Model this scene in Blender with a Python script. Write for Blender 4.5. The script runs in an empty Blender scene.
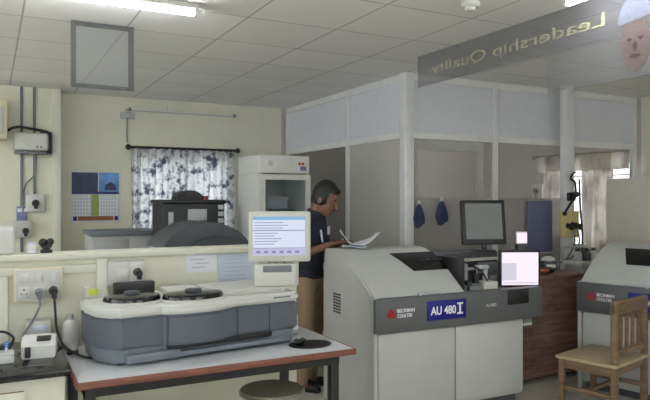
import bpy, bmesh, math, random
from mathutils import Vector, Matrix, Euler
random.seed(7)
S = bpy.context.scene
COL = S.collection
PI = math.pi
H = 1.6          # eye height
CEIL = 2.79

# ------------------------------------------------------------------ materials
def lin(c):
    return tuple(((v/255)/12.92 if v/255 <= .04045 else ((v/255+.055)/1.055)**2.4) for v in c)
MATS = {}
def nodes(name):
    m = bpy.data.materials.new(name); m.use_nodes = True
    nt = m.node_tree
    return m, nt, nt.nodes.get('Principled BSDF'), nt.nodes.get('Material Output')
def mat(name, rgb, rough=.5, metal=0., var=.06, scale=14., bump=0.):
    if name in MATS: return MATS[name]
    m, nt, b, o = nodes(name)
    c = lin(rgb)
    tc = nt.nodes.new('ShaderNodeTexCoord')
    n = nt.nodes.new('ShaderNodeTexNoise'); n.inputs['Scale'].default_value = scale; n.inputs['Detail'].default_value = 3
    nt.links.new(tc.outputs['Object'], n.inputs['Vector'])
    r = nt.nodes.new('ShaderNodeValToRGB')
    r.color_ramp.elements[0].position = .3; r.color_ramp.elements[1].position = .7
    r.color_ramp.elements[0].color = (*[v*(1-var) for v in c], 1)
    r.color_ramp.elements[1].color = (*[min(1, v*(1+var)) for v in c], 1)
    nt.links.new(n.outputs['Fac'], r.inputs['Fac']); nt.links.new(r.outputs['Color'], b.inputs['Base Color'])
    b.inputs['Roughness'].default_value = rough; b.inputs['Metallic'].default_value = metal
    if bump:
        bp = nt.nodes.new('ShaderNodeBump'); bp.inputs['Strength'].default_value = bump
        nt.links.new(n.outputs['Fac'], bp.inputs['Height']); nt.links.new(bp.outputs['Normal'], b.inputs['Normal'])
    MATS[name] = m
    return m
def emit(name, rgb, s):
    if name in MATS: return MATS[name]
    m, nt, b, o = nodes(name)
    nt.nodes.remove(b)
    e = nt.nodes.new('ShaderNodeEmission'); e.inputs['Color'].default_value = (*lin(rgb), 1); e.inputs['Strength'].default_value = s
    nt.links.new(e.outputs[0], o.inputs['Surface']); MATS[name] = m
    return m
def veil(name, rgb, a, rough=.4, gloss=True):
    """translucent sheet: a share of diffuse/glossy colour over clear transparency"""
    if name in MATS: return MATS[name]
    m, nt, b, o = nodes(name)
    b.inputs['Base Color'].default_value = (*lin(rgb), 1); b.inputs['Roughness'].default_value = rough
    if not gloss: b.inputs['Specular IOR Level'].default_value = .1
    t = nt.nodes.new('ShaderNodeBsdfTransparent'); x = nt.nodes.new('ShaderNodeMixShader'); x.inputs[0].default_value = a
    nt.links.new(t.outputs[0], x.inputs[1]); nt.links.new(b.outputs[0], x.inputs[2]); nt.links.new(x.outputs[0], o.inputs['Surface'])
    MATS[name] = m
    return m
def tile_mat(name, rgb, line, w, h, off, mortar, rough, var=.03, upright=False):
    m, nt, b, o = nodes(name)
    tc = nt.nodes.new('ShaderNodeTexCoord'); mp = nt.nodes.new('ShaderNodeMapping')
    mp.inputs['Location'].default_value = (-off[0], -off[1], 0)
    nt.links.new(tc.outputs['Object'], mp.inputs['Vector'])
    if upright: mp.inputs['Rotation'].default_value = (-PI/2, 0, 0)
    k = nt.nodes.new('ShaderNodeTexBrick'); k.offset = 0; k.squash = 1
    c = lin(rgb)
    k.inputs['Color1'].default_value = (*[v*(1-var) for v in c], 1); k.inputs['Color2'].default_value = (*[v*(1+var) for v in c], 1)
    k.inputs['Mortar'].default_value = (*lin(line), 1); k.inputs['Scale'].default_value = 1
    k.inputs['Mortar Size'].default_value = mortar; k.inputs['Mortar Smooth'].default_value = .3
    k.inputs['Brick Width'].default_value = w; k.inputs['Row Height'].default_value = h
    nt.links.new(mp.outputs[0], k.inputs['Vector'])
    n = nt.nodes.new('ShaderNodeTexNoise'); n.inputs['Scale'].default_value = 1.7; n.inputs['Detail'].default_value = 5
    nt.links.new(tc.outputs['Object'], n.inputs['Vector'])
    mx = nt.nodes.new('ShaderNodeMix'); mx.data_type = 'RGBA'; mx.blend_type = 'MULTIPLY'; mx.inputs['Factor'].default_value = .25
    nt.links.new(k.outputs['Color'], mx.inputs['A']); nt.links.new(n.outputs['Color'], mx.inputs['B'])
    nt.links.new(k.outputs['Color'], b.inputs['Base Color'])
    b.inputs['Roughness'].default_value = rough
    return m
def curtain_mat(name, base, blot, accent, bscale):
    m, nt, b, o = nodes(name)
    tc = nt.nodes.new('ShaderNodeTexCoord')
    n = nt.nodes.new('ShaderNodeTexNoise'); n.inputs['Scale'].default_value = bscale; n.inputs['Detail'].default_value = 4; n.inputs['Roughness'].default_value = .6
    nt.links.new(tc.outputs['Object'], n.inputs['Vector'])
    r = nt.nodes.new('ShaderNodeValToRGB')
    e = r.color_ramp.elements
    e[0].position = .38; e[0].color = (*lin(blot), 1); e[1].position = .50; e[1].color = (*lin(base), 1)
    x = e.new(.56); x.color = (*lin(base), 1); x = e.new(.66); x.color = (*lin(accent), 1)
    nt.links.new(n.outputs['Fac'], r.inputs['Fac'])
    nt.links.new(r.outputs['Color'], b.inputs['Base Color']); b.inputs['Roughness'].default_value = .9
    t = nt.nodes.new('ShaderNodeBsdfTranslucent'); nt.links.new(r.outputs['Color'], t.inputs['Color'])
    mx = nt.nodes.new('ShaderNodeMixShader'); mx.inputs[0].default_value = .5
    nt.links.new(b.outputs[0], mx.inputs[1]); nt.links.new(t.outputs[0], mx.inputs[2]); nt.links.new(mx.outputs[0], o.inputs['Surface'])
    return m
def wood_mat(name, c1, c2, rough=.5, axis_scale=(2, 2, 14)):
    m, nt, b, o = nodes(name)
    tc = nt.nodes.new('ShaderNodeTexCoord'); mp = nt.nodes.new('ShaderNodeMapping'); mp.inputs['Scale'].default_value = axis_scale
    nt.links.new(tc.outputs['Object'], mp.inputs['Vector'])
    n = nt.nodes.new('ShaderNodeTexNoise'); n.inputs['Scale'].default_value = 2.2; n.inputs['Detail'].default_value = 6; n.inputs['Distortion'].default_value = .8
    nt.links.new(mp.outputs[0], n.inputs['Vector'])
    r = nt.nodes.new('ShaderNodeValToRGB'); r.color_ramp.elements[0].position = .35; r.color_ramp.elements[1].position = .65
    r.color_ramp.elements[0].color = (*lin(c1), 1); r.color_ramp.elements[1].color = (*lin(c2), 1)
    nt.links.new(n.outputs['Fac'], r.inputs['Fac']); nt.links.new(r.outputs['Color'], b.inputs['Base Color'])
    b.inputs['Roughness'].default_value = rough
    MATS[name] = m
    return m

CREAM = mat('cream_paint', (216, 215, 195), .6, var=.04, scale=3)
CREAM2 = mat('cream_paint_trim', (214, 214, 198), .5, var=.03)
GREYWALL = mat('cabin_wall_plaster', (188, 178, 172), .8, var=.10, scale=2.5)
CEILM = tile_mat('ceiling_tiles', (232, 231, 229), (178, 177, 174), .66, .66, (2.17-.003, 3.31-.003), .007, .85)
FLOORM = tile_mat('floor_tiles', (186, 181, 168), (140, 132, 118), .6, .6, (.1, .1), .005, .35)
WHITE = mat('white_plastic', (203, 204, 199), .4, var=.03)
OFFW = mat('offwhite_plastic', (196, 196, 189), .45, var=.03)
BODYW = mat('analyzer_offwhite', (182, 184, 180), .42, var=.03, scale=6)
PANELG = mat('analyzer_grey', (86, 88, 89), .5, var=.05)
DARK = mat('black_plastic', (22, 23, 26), .4, var=.1)
BLACKGL = mat('smoked_black', (14, 15, 18), .15, var=.1)
BLACKM = mat('black_painted_steel', (20, 20, 21), .45, var=.12)
ALU = mat('brushed_aluminium', (222, 223, 222), .35, .15, var=.04)
WPANEL = mat('white_laminate_panel', (208, 209, 216), .5, var=.03)
GLASS = veil('cabin_glass', (176, 172, 168), .34, .12)
LGLASS = veil('lower_frosted_film', (166, 163, 160), .66, .35)
WGLASS = veil('window_glass', (220, 230, 235), .12, .1)
GREYP = mat('grey_plastic', (112, 116, 122), .5, var=.05)
BLUEG = mat('blue_grey_plastic', (86, 92, 101), .45, var=.05)
LBLUEG = mat('light_blue_grey_plastic', (112, 119, 127), .45, var=.05)
LGREY = mat('light_grey_plastic', (176, 178, 178), .5, var=.04)
DGREY = mat('dark_grey_plastic', (70, 74, 80), .5, var=.06)
STEEL = mat('steel', (180, 180, 180), .3, .8, var=.05)
PAPER = mat('paper', (222, 224, 230), .8, var=.02)
PAPERB = mat('bluish_paper', (198, 206, 222), .5, var=.03)
REDBRN = wood_mat('red_brown_edge', (104, 62, 50), (132, 82, 66), .45)
TABTOP = mat('table_laminate', (190, 194, 197), .3, var=.03)
GRANITE = mat('black_granite', (26, 27, 30), .12, var=.5, scale=120)
WOODC = wood_mat('chair_wood', (98, 78, 55), (124, 101, 75), .5)
WOODD = wood_mat('dark_brown_wood', (88, 66, 57), (124, 98, 86), .4)
WOODM = wood_mat('cupboard_wood', (128, 92, 62), (156, 116, 82), .5)
BLUE = mat('sign_blue', (9, 14, 118), .5, var=.03)
RED = mat('mark_red', (160, 36, 54), .5, var=.03)
SIGNW = mat('sign_white', (238, 238, 240), .5, var=.01)
YEL = mat('yellow_green_sticker', (188, 200, 60), .6, var=.04)
CLOTHB = mat('blue_cloth', (60, 66, 94), .9, var=.15)
BOARDB = mat('blue_grey_board', (98, 102, 132), .6, var=.05)
IVORY = mat('ivory_switch', (214, 206, 178), .45, var=.03)
SCREEN = emit('white_screen', (226, 232, 252), 1.0)
SCREENB = emit('blue_screen_band', (150, 196, 232), .9)
SCREENL = emit('screen_lines', (150, 160, 196), .8)
SCREENW = emit('bright_screen', (250, 240, 252), 1.1)
SCREENP = emit('screen_lilac', (206, 200, 236), .95)
SCRGREY = mat('screen_off', (120, 124, 122), .15, var=.04)
TUBEM = emit('lit_tube', (252, 253, 255), 78)
TUBEOFF = mat('unlit_tube', (214, 214, 206), .4, var=.02)

# ------------------------------------------------------------------ mesh builder
class MB:
    def __init__(s): s.bm = bmesh.new()
    def _merge(s, b2, M=None):
        me = bpy.data.meshes.new('tmp')
        if M is not None: bmesh.ops.transform(b2, matrix=M, verts=b2.verts)
        b2.to_mesh(me); b2.free(); s.bm.from_mesh(me); bpy.data.meshes.remove(me)
        return s
    def box(s, x0, x1, y0, y1, z0, z1, bev=0., seg=2, M=None):
        b = bmesh.new(); bmesh.ops.create_cube(b, size=1)
        bmesh.ops.scale(b, vec=(x1-x0, y1-y0, z1-z0), verts=b.verts)
        bmesh.ops.translate(b, vec=((x0+x1)/2, (y0+y1)/2, (z0+z1)/2), verts=b.verts)
        if bev > 0:
            bev = min(bev, .49*min(abs(x1-x0), abs(y1-y0), abs(z1-z0)))
            bmesh.ops.bevel(b, geom=b.edges[:], offset=bev, segments=seg, affect='EDGES', profile=.5)
        return s._merge(b, M)
    def cyl(s, p0, p1, r0, r1=None, n=16, caps=True):
        p0, p1 = Vector(p0), Vector(p1); r1 = r0 if r1 is None else r1
        d = p1-p0
        b = bmesh.new()
        bmesh.ops.create_cone(b, cap_ends=caps, segments=n, radius1=r0, radius2=r1, depth=d.length)
        q = d.to_track_quat('Z', 'Y').to_matrix().to_4x4()
        return s._merge(b, Matrix.Translation((p0+p1)/2) @ q)
    def ball(s, c, r, sc=(1, 1, 1), n=16, rot=None):
        b = bmesh.new(); bmesh.ops.create_uvsphere(b, u_segments=n, v_segments=max(6, n*2//3), radius=r)
        M = Matrix.Translation(c) @ (rot.to_matrix().to_4x4() if rot else Matrix()) @ Matrix.Diagonal((*sc, 1))
        return s._merge(b, M)
    def limb(s, p0, p1, r0, r1, n=14):
        s.cyl(p0, p1, r0, r1, n); s.ball(p0, r0, n=n); s.ball(p1, r1, n=n); return s
    def prism(s, pts, f0, f1, conv, bev=0.):
        """polygon pts (a,b) swept from f0 to f1; conv(a,b,f)->xyz"""
        b = bmesh.new()
        va = [b.verts.new(conv(p[0], p[1], f0)) for p in pts]; vb = [b.verts.new(conv(p[0], p[1], f1)) for p in pts]
        fa = b.faces.new(va); fb = b.faces.new(vb[::-1])
        n = len(pts)
        for i in range(n): b.faces.new((va[i], vb[i], vb[(i+1) % n], va[(i+1) % n]))
        bmesh.ops.recalc_face_normals(b, faces=b.faces[:])
        if bev:
            es = list({e for f in (fa, fb) for e in f.edges})
            bmesh.ops.bevel(b, geom=es, offset=bev, segments=2, affect='EDGES')
        return s._merge(b)
    def tube(s, pts, r, n=8, smooth=6):
        P = [Vector(p) for p in pts]
        Q = []
        for i in range(len(P)-1):       # Catmull-Rom
            a, b_, c, d = P[max(i-1, 0)], P[i], P[i+1], P[min(i+2, len(P)-1)]
            for k in range(smooth):
                t = k/smooth
                Q.append(.5*((2*b_)+(c-a)*t+(2*a-5*b_+4*c-d)*t*t+(-a+3*b_-3*c+d)*t**3))
        Q.append(P[-1])
        b = bmesh.new(); rings = []
        up = Vector((.13, .21, .97)).normalized()
        for i, q in enumerate(Q):
            t = (Q[min(i+1, len(Q)-1)]-Q[max(i-1, 0)]).normalized()
            u = t.cross(up)
            if u.length < .1: u = t.cross(Vector((1, 0, 0)))
            u.normalize(); v = t.cross(u)
            rings.append([b.verts.new(q+u*r*math.cos(2*PI*k/n)+v*r*math.sin(2*PI*k/n)) for k in range(n)])
        for A, B in zip(rings, rings[1:]):
            for k in range(n): b.faces.new((A[k], A[(k+1) % n], B[(k+1) % n], B[k]))
        b.faces.new(rings[0][::-1]); b.faces.new(rings[-1])
        bmesh.ops.recalc_face_normals(b, faces=b.faces[:])
        return s._merge(b)
    def lathe(s, prof, c=(0, 0, 0), n=32, sc=(1, 1)):
        b = bmesh.new(); rings = []
        for r, z in prof:
            rings.append([b.verts.new((c[0]+r*sc[0]*math.cos(2*PI*k/n), c[1]+r*sc[1]*math.sin(2*PI*k/n), c[2]+z)) for k in range(n)])
        for A, B in zip(rings, rings[1:]):
            for k in range(n): b.faces.new((A[k], A[(k+1) % n], B[(k+1) % n], B[k]))
        b.faces.new(rings[0][::-1]); b.faces.new(rings[-1])
        bmesh.ops.recalc_face_normals(b, faces=b.faces[:])
        return s._merge(b)
    def build(s, name, material, parent=None, sharp=35, smooth=True):
        me = bpy.data.meshes.new(name); s.bm.to_mesh(me); s.bm.free()
        return link(name, me, material, parent, sharp, smooth)
def link(name, me, material, parent=None, sharp=35, smooth=True):
    me.materials.clear(); me.materials.append(material)
    if smooth:
        for p in me.polygons: p.use_smooth = True
        me.set_sharp_from_angle(angle=math.radians(sharp))
    o = bpy.data.objects.new(name, me); COL.objects.link(o)
    if parent: o.parent = parent
    return o
def tag(o, label=None, cat=None, group=None, kind=None):
    if label: o['label'] = label
    if cat: o['category'] = cat
    if group: o['group'] = group
    if kind: o['kind'] = kind
    return o
def thing(name, label, cat, loc=(0, 0, 0), rz=0, group=None):
    o = bpy.data.objects.new(name, None); COL.objects.link(o); o.location = loc; o.rotation_euler = (0, 0, rz)
    o.empty_display_size = .1
    return tag(o, label, cat, group)
def adopt(o, p):
    o.parent = p; o.matrix_parent_inverse = p.matrix_basis.inverted(); return o
def struct(name, mb, m): return tag(mb.build(name, m), kind='structure')
def copy_tree(o, parent=None):
    c = o.copy(); COL.objects.link(c)
    if parent: c.parent = parent
    for ch in list(o.children): copy_tree(ch, c)
    return c
def text(name, body, w, h, M, material, parent, depth=.002, bold=0., serif_spacing=1.0):
    cu = bpy.data.curves.new('t', 'FONT'); cu.body = body; cu.size = 1; cu.extrude = .01; cu.offset = bold; cu.space_character = serif_spacing
    to = bpy.data.objects.new('t', cu); COL.objects.link(to)
    bpy.context.view_layer.update()
    dg = bpy.context.evaluated_depsgraph_get()
    me = bpy.data.meshes.new_from_object(to.evaluated_get(dg))
    bpy.data.objects.remove(to); bpy.data.curves.remove(cu)
    xs = [v.co.x for v in me.vertices]; ys = [v.co.y for v in me.vertices]
    x0, x1, y0, y1 = min(xs), max(xs), min(ys), max(ys)
    for v in me.vertices:
        v.co = Vector(((v.co.x-x0)/(x1-x0)*w, (v.co.y-y0)/(y1-y0)*h, (v.co.z+.01)/.02*depth))
    me.transform(M)
    return link(name, me, material, parent, smooth=False)
def face_y(x, y, z):      # text frame on a surface that faces -y
    return Matrix(((1, 0, 0, x), (0, 0, -1, y), (0, 1, 0, z), (0, 0, 0, 1)))
def cw(r, d):             # (right of the lens axis, ahead of it) -> floor-plan metres
    return (.886*r+.464*d, -.464*r+.886*d)

# ------------------------------------------------------------------ setting
X0, X1, Y0, Y1 = -3.2, 6.85, -3.2, 7.8
struct('floor', MB().box(X0-.2, X1+.2, Y0-.2, Y1+.2, -.1, 0), FLOORM)
struct('ceiling', MB().box(X0-.2, X1+.2, Y0-.2, Y1+.2, CEIL, CEIL+.1), CEILM)
WX0, WX1, WZ0, WZ1 = 1.50, 2.72, .95, 2.10
b = MB()
b.box(X0-.2, WX0, Y1, Y1+.15, 0, CEIL).box(WX1, 3.43, Y1, Y1+.15, 0, CEIL).box(WX0, WX1, Y1, Y1+.15, 0, WZ0).box(WX0, WX1, Y1, Y1+.15, WZ1, CEIL)
struct('wall_back', b, CREAM)
struct('wall_cabin', MB().box(3.43, X1+.2, Y1, Y1+.15, 0, CEIL), GREYWALL)
b = MB()
VY0, VY1, VZ0, VZ1 = 5.05, 6.5, .95, 2.12
b.box(X1, X1+.15, VY1, Y1, 0, CEIL).box(X1, X1+.15, 4.99, VY0, 0, CEIL).box(X1, X1+.15, VY0, VY1, 0, VZ0).box(X1, X1+.15, VY0, VY1, VZ1, CEIL)
struct('wall_cabin_side', b, GREYWALL)
struct('wall_right', MB().box(X1, X1+.15, Y0-.2, 4.99, 0, CEIL), CREAM)
b = MB()
LW = ((.4, 3.2), (4.7, 7.2)); SZ0, SZ1 = .9, 2.45
b.box(X0-.15, X0, Y0-.2, Y1, 0, SZ0).box(X0-.15, X0, Y0-.2, Y1, SZ1, CEIL).box(X0-.15, X0, Y0-.2, -2.8, SZ0, SZ1).box(X0-.15, X0, 0, .4, SZ0, SZ1).box(X0-.15, X0, 3.2, 4.7, SZ0, SZ1).box(X0-.15, X0, 7.2, Y1, SZ0, SZ1)
struct('wall_left', b, CREAM)
b = MB()
b.box(X0-.2, X1+.2, Y0-.15, Y0, 0, SZ0).box(X0-.2, X1+.2, Y0-.15, Y0, SZ1, CEIL).box(X0-.2, -1.8, Y0-.15, Y0, SZ0, SZ1).box(.8, 2.6, Y0-.15, Y0, SZ0, SZ1).box(5.2, X1+.2, Y0-.15, Y0, SZ0, SZ1)
struct('wall_front', b, CREAM)
struct('wall_pier', MB().box(X0, .60, 7.55, Y1, 0, CEIL), CREAM)
struct('trim_1', MB().box(.60, .69, 7.52, Y1, 0, CEIL, .006), CREAM2)

def window(name, along, c0, c1, z0, z1, plane):
    """steel grille frame in an opening; along 'x' or 'y'"""
    def bx(mb, a0, a1, b0, b1, za, zb):
        if along == 'x': mb.box(a0, a1, plane+b0, plane+b1, za, zb)
        else: mb.box(plane+b0, plane+b1, a0, a1, za, zb)
    f = MB(); t = .045
    bx(f, c0, c1, .04, .10, z0, z0+t); bx(f, c0, c1, .04, .10, z1-t, z1); bx(f, c0, c0+t, .04, .10, z0, z1); bx(f, c1-t, c1, .04, .10, z0, z1)
    bx(f, (c0+c1)/2-.025, (c0+c1)/2+.025, .04, .10, z0, z1)
    n = 5
    for k in range(1, n):
        zz = z0+(z1-z0)*k/n; bx(f, c0, c1, .045, .06, zz-.008, zz+.008)
    r = struct(name, f, WHITE)
    g = MB(); bx(g, c0+.03, c1-.03, .075, .081, z0+.03, z1-.03); gl = g.build('window_pane', WGLASS, r); gl['kind'] = 'structure'
window('window_1', 'x', WX0, WX1, WZ0, WZ1, Y1)
window('window_2', 'y', VY0, VY1, VZ0, VZ1, X1)

window('added_window_3', 'x', -1.8, .8, SZ0, SZ1, Y0-.15)  # this and the next: unseen windows added behind the viewer for fill light
window('added_window_4', 'x', 2.6, 5.2, SZ0, SZ1, Y0-.15)
window('added_window_5', 'y', .4, 3.2, SZ0, SZ1, X0-.15)  # three unseen windows added in the left wall for light from the side
window('added_window_7', 'y', -2.8, 0, SZ0, SZ1, X0-.15)
window('added_window_6', 'y', 4.7, 7.2, SZ0, SZ1, X0-.15)
# the waist-high wall with capping in front of the work table
HW0, HW1 = X0, 1.86
struct('wall_low', MB().box(HW0, HW1, 3.97, 4.10, 0, 1.245), CREAM)
struct('trim_2', MB().box(HW0, HW1+.02, 3.935, 4.135, 1.245, 1.283, .008), CREAM2)
struct('trim_3', MB().box(HW0, .555, 3.945, 3.97, 1.165, 1.215, .006), CREAM2)
struct('trim_4', MB().box(.555, .615, 3.945, 3.97, 0, 1.245, .005), CREAM2)
for k, x in enumerate((-.6, .04)):
    struct('trim_%d' % (5+k), MB().box(x, x+.05, 3.955, 3.97, 0, 1.165, .004), CREAM2)
struct('baseboard_right', MB().box(X1-.015, X1, Y0, 4.95, 0, .1, .003), CREAM2)

# ------------------------------------------------------------------ lights
def tube_light(label, p0, p1, lit=True, wall=False, group=None):
    """fitting from p0 to p1 (same height), under the ceiling or on a wall"""
    p0, p1 = Vector(p0), Vector(p1); d = (p1-p0); L = d.length; rz = math.atan2(d.y, d.x)
    r = thing('tube_light', label, 'ceiling light' if not wall else 'wall light', p0, rz, group)
    if not wall:
        MB().box(0, L, -.035, .035, .02, CEIL-p0.z, .006).build('housing', OFFW, r)
        for x in (0.0, L-.02): MB().box(x, x+.02, -.02, .02, -.02, .03, .004).build('tube_holder', WHITE, r)
        MB().cyl((.02, 0, -.002), (L-.02, 0, -.002), .015, n=14).build('tube', TUBEM, r)
    else:
        MB().box(0, L, -.03, 0, -.012, .012, .003).build('housing', LGREY, r)
        for x in (.03, L-.06): MB().box(x, x+.025, -.075, -.03, -.02, .02, .004).build('tube_holder', GREYP, r)
        MB().cyl((.05, -.058, 0), (L-.05, -.058, 0), .012, n=12).build('tube', TUBEOFF, r)
    return r
tube_light('lit tube light on the ceiling above the low wall, beside the square reflection', (-.09, 3.86, 2.735), (1.13, 3.86, 2.735))
tube_light('lit tube light on the ceiling in front of the top edge of the reflected lettering', (2.98, 1.45, 2.735), (2.98, 2.66, 2.735))
for x, y in ((-.4, .2), (1.7, .2), (4.6, .2)):  # out-of-view tubes added to fill the room with light
    tube_light('added unseen tube light on the ceiling behind the viewer, for fill', (x, y, 2.735), (x, y+1.22, 2.735), group='added fill tube lights behind the viewer')
t = tube_light('unlit thin tube light fitting high on the cream wall above the curtain', (1.42, 7.8, 2.645), (2.80, 7.8, 2.645), False, True)
MB().box(.49, .57, -.03, 0, .012, .14, .003).build('wall_bracket', CREAM2, t)
t = thing('wall_plate', 'small grey junction plate below the end of the unlit tube fitting', 'junction box', (1.44, 7.8, 2.575))
MB().box(-.08, .09, -.035, 0, -.04, .04, .012).build('plate', LGREY, t); MB().cyl((0, -.035, 0), (0, -.045, 0), .02).build('knob', WHITE, t)
adopt(MB().tube([(1.44, 7.79, 2.54), (1.435, 7.79, 2.4), (1.44, 7.79, 2.25)], .006).build('electric_cord', GREYP), t)
tube_light('added unseen tube light on the ceiling over the far end of the room, beside the pier', (-2.4, 6.0, 2.735), (-1.18, 6.0, 2.735))  # this and the next: out-of-view tubes added to brighten the back area
tube_light('added unseen tube light on the ceiling between the low wall and the far pier', (-2.2, 4.6, 2.735), (-2.2, 5.5, 2.735))
tube_light('added hidden tube light on the ceiling inside the glazed cabin', (4.5, 6.5, 2.735), (5.72, 6.5, 2.735))  # hidden by the upper panels, added to brighten the cabin interior
# smoke detector
t = thing('smoke_detector', 'white round smoke detector on the ceiling tiles', 'smoke detector', (2.59, 3.04, CEIL))
MB().lathe([(.055, 0), (.06, -.015), (.05, -.03), (.001, -.03)]).build('base', WHITE, t)
MB().lathe([(.035, -.03), (.03, -.05), (.015, -.056), (.001, -.056)]).build('sensor', OFFW, t)
# square reflection in glass, built as a hanging see-through panel
GHOST = veil('reflected_grey', (118, 120, 118), .36, .8, False)
GHOSTF = veil('reflected_dark_border', (74, 76, 78), .55, .8, False)
t = thing('panel_reflection', 'square grey reflection with a darker border, built as a see-through panel below the ceiling', 'screen', (.48, 4.58, 2.345))
MB().box(.03, .375, -.004, .004, .025, .415).build('reflected_panel_sheet', GHOST, t)
b = MB(); b.box(0, .03, -.008, .008, 0, CEIL-2.345).box(.375, .41, -.008, .008, 0, CEIL-2.345).box(.03, .375, -.008, .008, 0, .025).box(.03, .375, -.008, .008, .415, CEIL-2.345)
b.build('border', GHOSTF, t)
# glass reflection of lettering and a portrait, built as a see-through sheet
BAN = veil('reflected_violet_grey', (108, 108, 114), .38, .6, False)
BANL = veil('reflected_pale_strip', (124, 126, 132), .18, .6, False)
BTXT = veil('reflected_gold_letters', (196, 192, 156), .40, .6, False)
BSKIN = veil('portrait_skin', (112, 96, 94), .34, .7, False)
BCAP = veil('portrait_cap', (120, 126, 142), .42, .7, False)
t = thing('banner_reflection', 'long grey glass reflection with reversed gold lettering and a portrait, built as a see-through sheet', 'banner_reflection', (3.2, 0, 0))
MB().box(-.003, .003, 1.9, 4.42, 2.53, CEIL-.001).build('reflection_sheet', BAN, t)
MB().box(-.003, .003, 1.9, 3.0, 2.28, 2.53).build('reflection_strip', BANL, t)
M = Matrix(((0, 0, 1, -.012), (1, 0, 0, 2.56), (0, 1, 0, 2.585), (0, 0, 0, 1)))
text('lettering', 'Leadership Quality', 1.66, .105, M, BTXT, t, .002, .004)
def oval(mb, cy, cz, ry, rz, x0, x1, n=28, a0=0, a1=2*PI):
    pts = [(cy+ry*math.cos(a0+(a1-a0)*k/n), cz+rz*math.sin(a0+(a1-a0)*k/n)) for k in range(n)]
    return mb.prism(pts, x0, x1, lambda a, c, f: (f, a, c))
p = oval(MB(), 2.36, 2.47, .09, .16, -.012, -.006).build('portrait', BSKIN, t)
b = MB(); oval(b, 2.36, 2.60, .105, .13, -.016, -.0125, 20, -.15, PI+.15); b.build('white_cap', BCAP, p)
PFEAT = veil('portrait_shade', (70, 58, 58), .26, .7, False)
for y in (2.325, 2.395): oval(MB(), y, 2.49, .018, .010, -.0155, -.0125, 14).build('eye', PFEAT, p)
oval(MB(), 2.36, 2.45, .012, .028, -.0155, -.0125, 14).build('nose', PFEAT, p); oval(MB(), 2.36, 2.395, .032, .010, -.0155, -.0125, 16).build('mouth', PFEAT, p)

# ------------------------------------------------------------------ curtains
def curtain(mb, along, a0, a1, z0, z1, plane, amp=.03, waves=9, flare=.0):
    n, m = waves*10, 12
    g = []
    for j in range(m+1):
        v = j/m; row = []
        for i in range(n+1):
            u = i/n
            q = u*waves*2*PI
            w = amp*(math.sin(q)+.35*math.sin(2.3*q+1.1+v*1.5))*(.5+.5*v)+.012*math.sin(5*v+u*9)
            a = a0+(a1-a0)*u+.02*math.sin(3*v+q*.5)*v
            z = z1+(z0-z1)*v
            row.append(mb.bm.verts.new((a, plane+w, z) if along == 'x' else (plane+w, a, z)))
        g.append(row)
    for j in range(m):
        for i in range(n): mb.bm.faces.new((g[j][i], g[j][i+1], g[j+1][i+1], g[j+1][i]))
    return mb
CUR1 = curtain_mat('floral_curtain_cloth', (186, 187, 188), (62, 69, 82), (140, 143, 140), 7.5)
CUR2 = curtain_mat('striped_curtain_cloth', (206, 200, 192), (138, 124, 120), (206, 192, 166), 3.0)
def rod(along, a0, a1, z, plane, parent, m):
    f = (lambda a, o=0: (a, plane+o, z)) if along == 'x' else (lambda a, o=0: (plane+o, a, z))
    b = MB().cyl(f(a0), f(a1), .016)
    b.build('rod', m, parent)
    for a in (a0, a1): MB().ball(f(a), .034, n=12).build('finial', m, parent)
    for a in (a0+.06, a1-.06): MB().cyl(f(a), f(a, .075), .012).build('bracket', m, parent)
t = thing('curtain', 'white curtain with dark blue floral print on a black rod over the back window', 'curtain')
rod('x', 1.44, 2.79, 2.20, 7.725, t, BLACKM)
curtain(MB(), 'x', 1.47, 2.15, 1.02, 2.19, 7.72, waves=7).build('drape', CUR1, t)
curtain(MB(), 'x', 2.13, 2.74, 1.0, 2.19, 7.72, waves=6).build('drape', CUR1, t)
t = thing('curtain', 'brownish grey drawn-back curtain on the window inside the glazed cabin', 'curtain')
rod('y', 5.06, 6.6, 2.17, 6.775, t, BLACKM)
curtain(MB(), 'y', 5.32, 5.78, .95, 2.16, 6.77, waves=5).build('drape', CUR2, t)
curtain(MB(), 'y', 5.95, 6.36, .95, 2.16, 6.77, waves=4).build('drape', CUR2, t)
curtain(MB(), 'y', 5.06, 6.5, 1.95, 2.16, 6.745, amp=.012, waves=12).build('valance', CUR2, t)

# ------------------------------------------------------------------ things on the back wall
t = thing('calendar', 'blue-topped wall calendar with two pictures and date pages on the back wall', 'calendar', (.82, 7.8, 1.32))
MB().box(0, .53, -.008, 0, 0, .58, .002).build('backing', PAPER, t)
PH1 = mat('photo_dark_blue', (52, 62, 96), .5, var=.5, scale=9); PH2 = mat('photo_sky', (96, 142, 200), .5, var=.4, scale=5)
MB().box(.005, .29, -.011, -.008, .35, .575).build('picture', PH1, t)
p = MB().box(.30, .525, -.011, -.008, .35, .575).build('picture', PH2, t)
MB().prism([(.36, .37), (.50, .37), (.49, .43), (.43, .47), (.37, .43)], -.013, -.011, lambda a, c, f: (a, f, c)).build('building_motif', PH1, p)
MB().box(.005, .525, -.0115, -.008, .325, .352).build('title_strip', mat('calendar_navy', (40, 46, 110), .5), t)
MB().box(.215, .30, -.011, -.008, .075, .322).build('green_strip', mat('calendar_green', (150, 172, 90), .6), t)
DATES = tile_mat('date_page', (196, 198, 208), (226, 228, 234), .031, .042, (0, 0), .006, .6, .05, True)
for x in (.015, .31): MB().box(x, x+.195, -.0105, -.008, .09, .32).build('date_grid', DATES, t)
MB().box(.07, .46, -.011, -.008, .02, .07).build('footer_strip', mat('calendar_brown', (150, 92, 66), .6), t)
for x in (.02, .475): MB().box(x, x+.04, -.011, -.008, .02, .07).build('footer_emblem', mat('calendar_navy', (40, 46, 110), .5), t)

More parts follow.
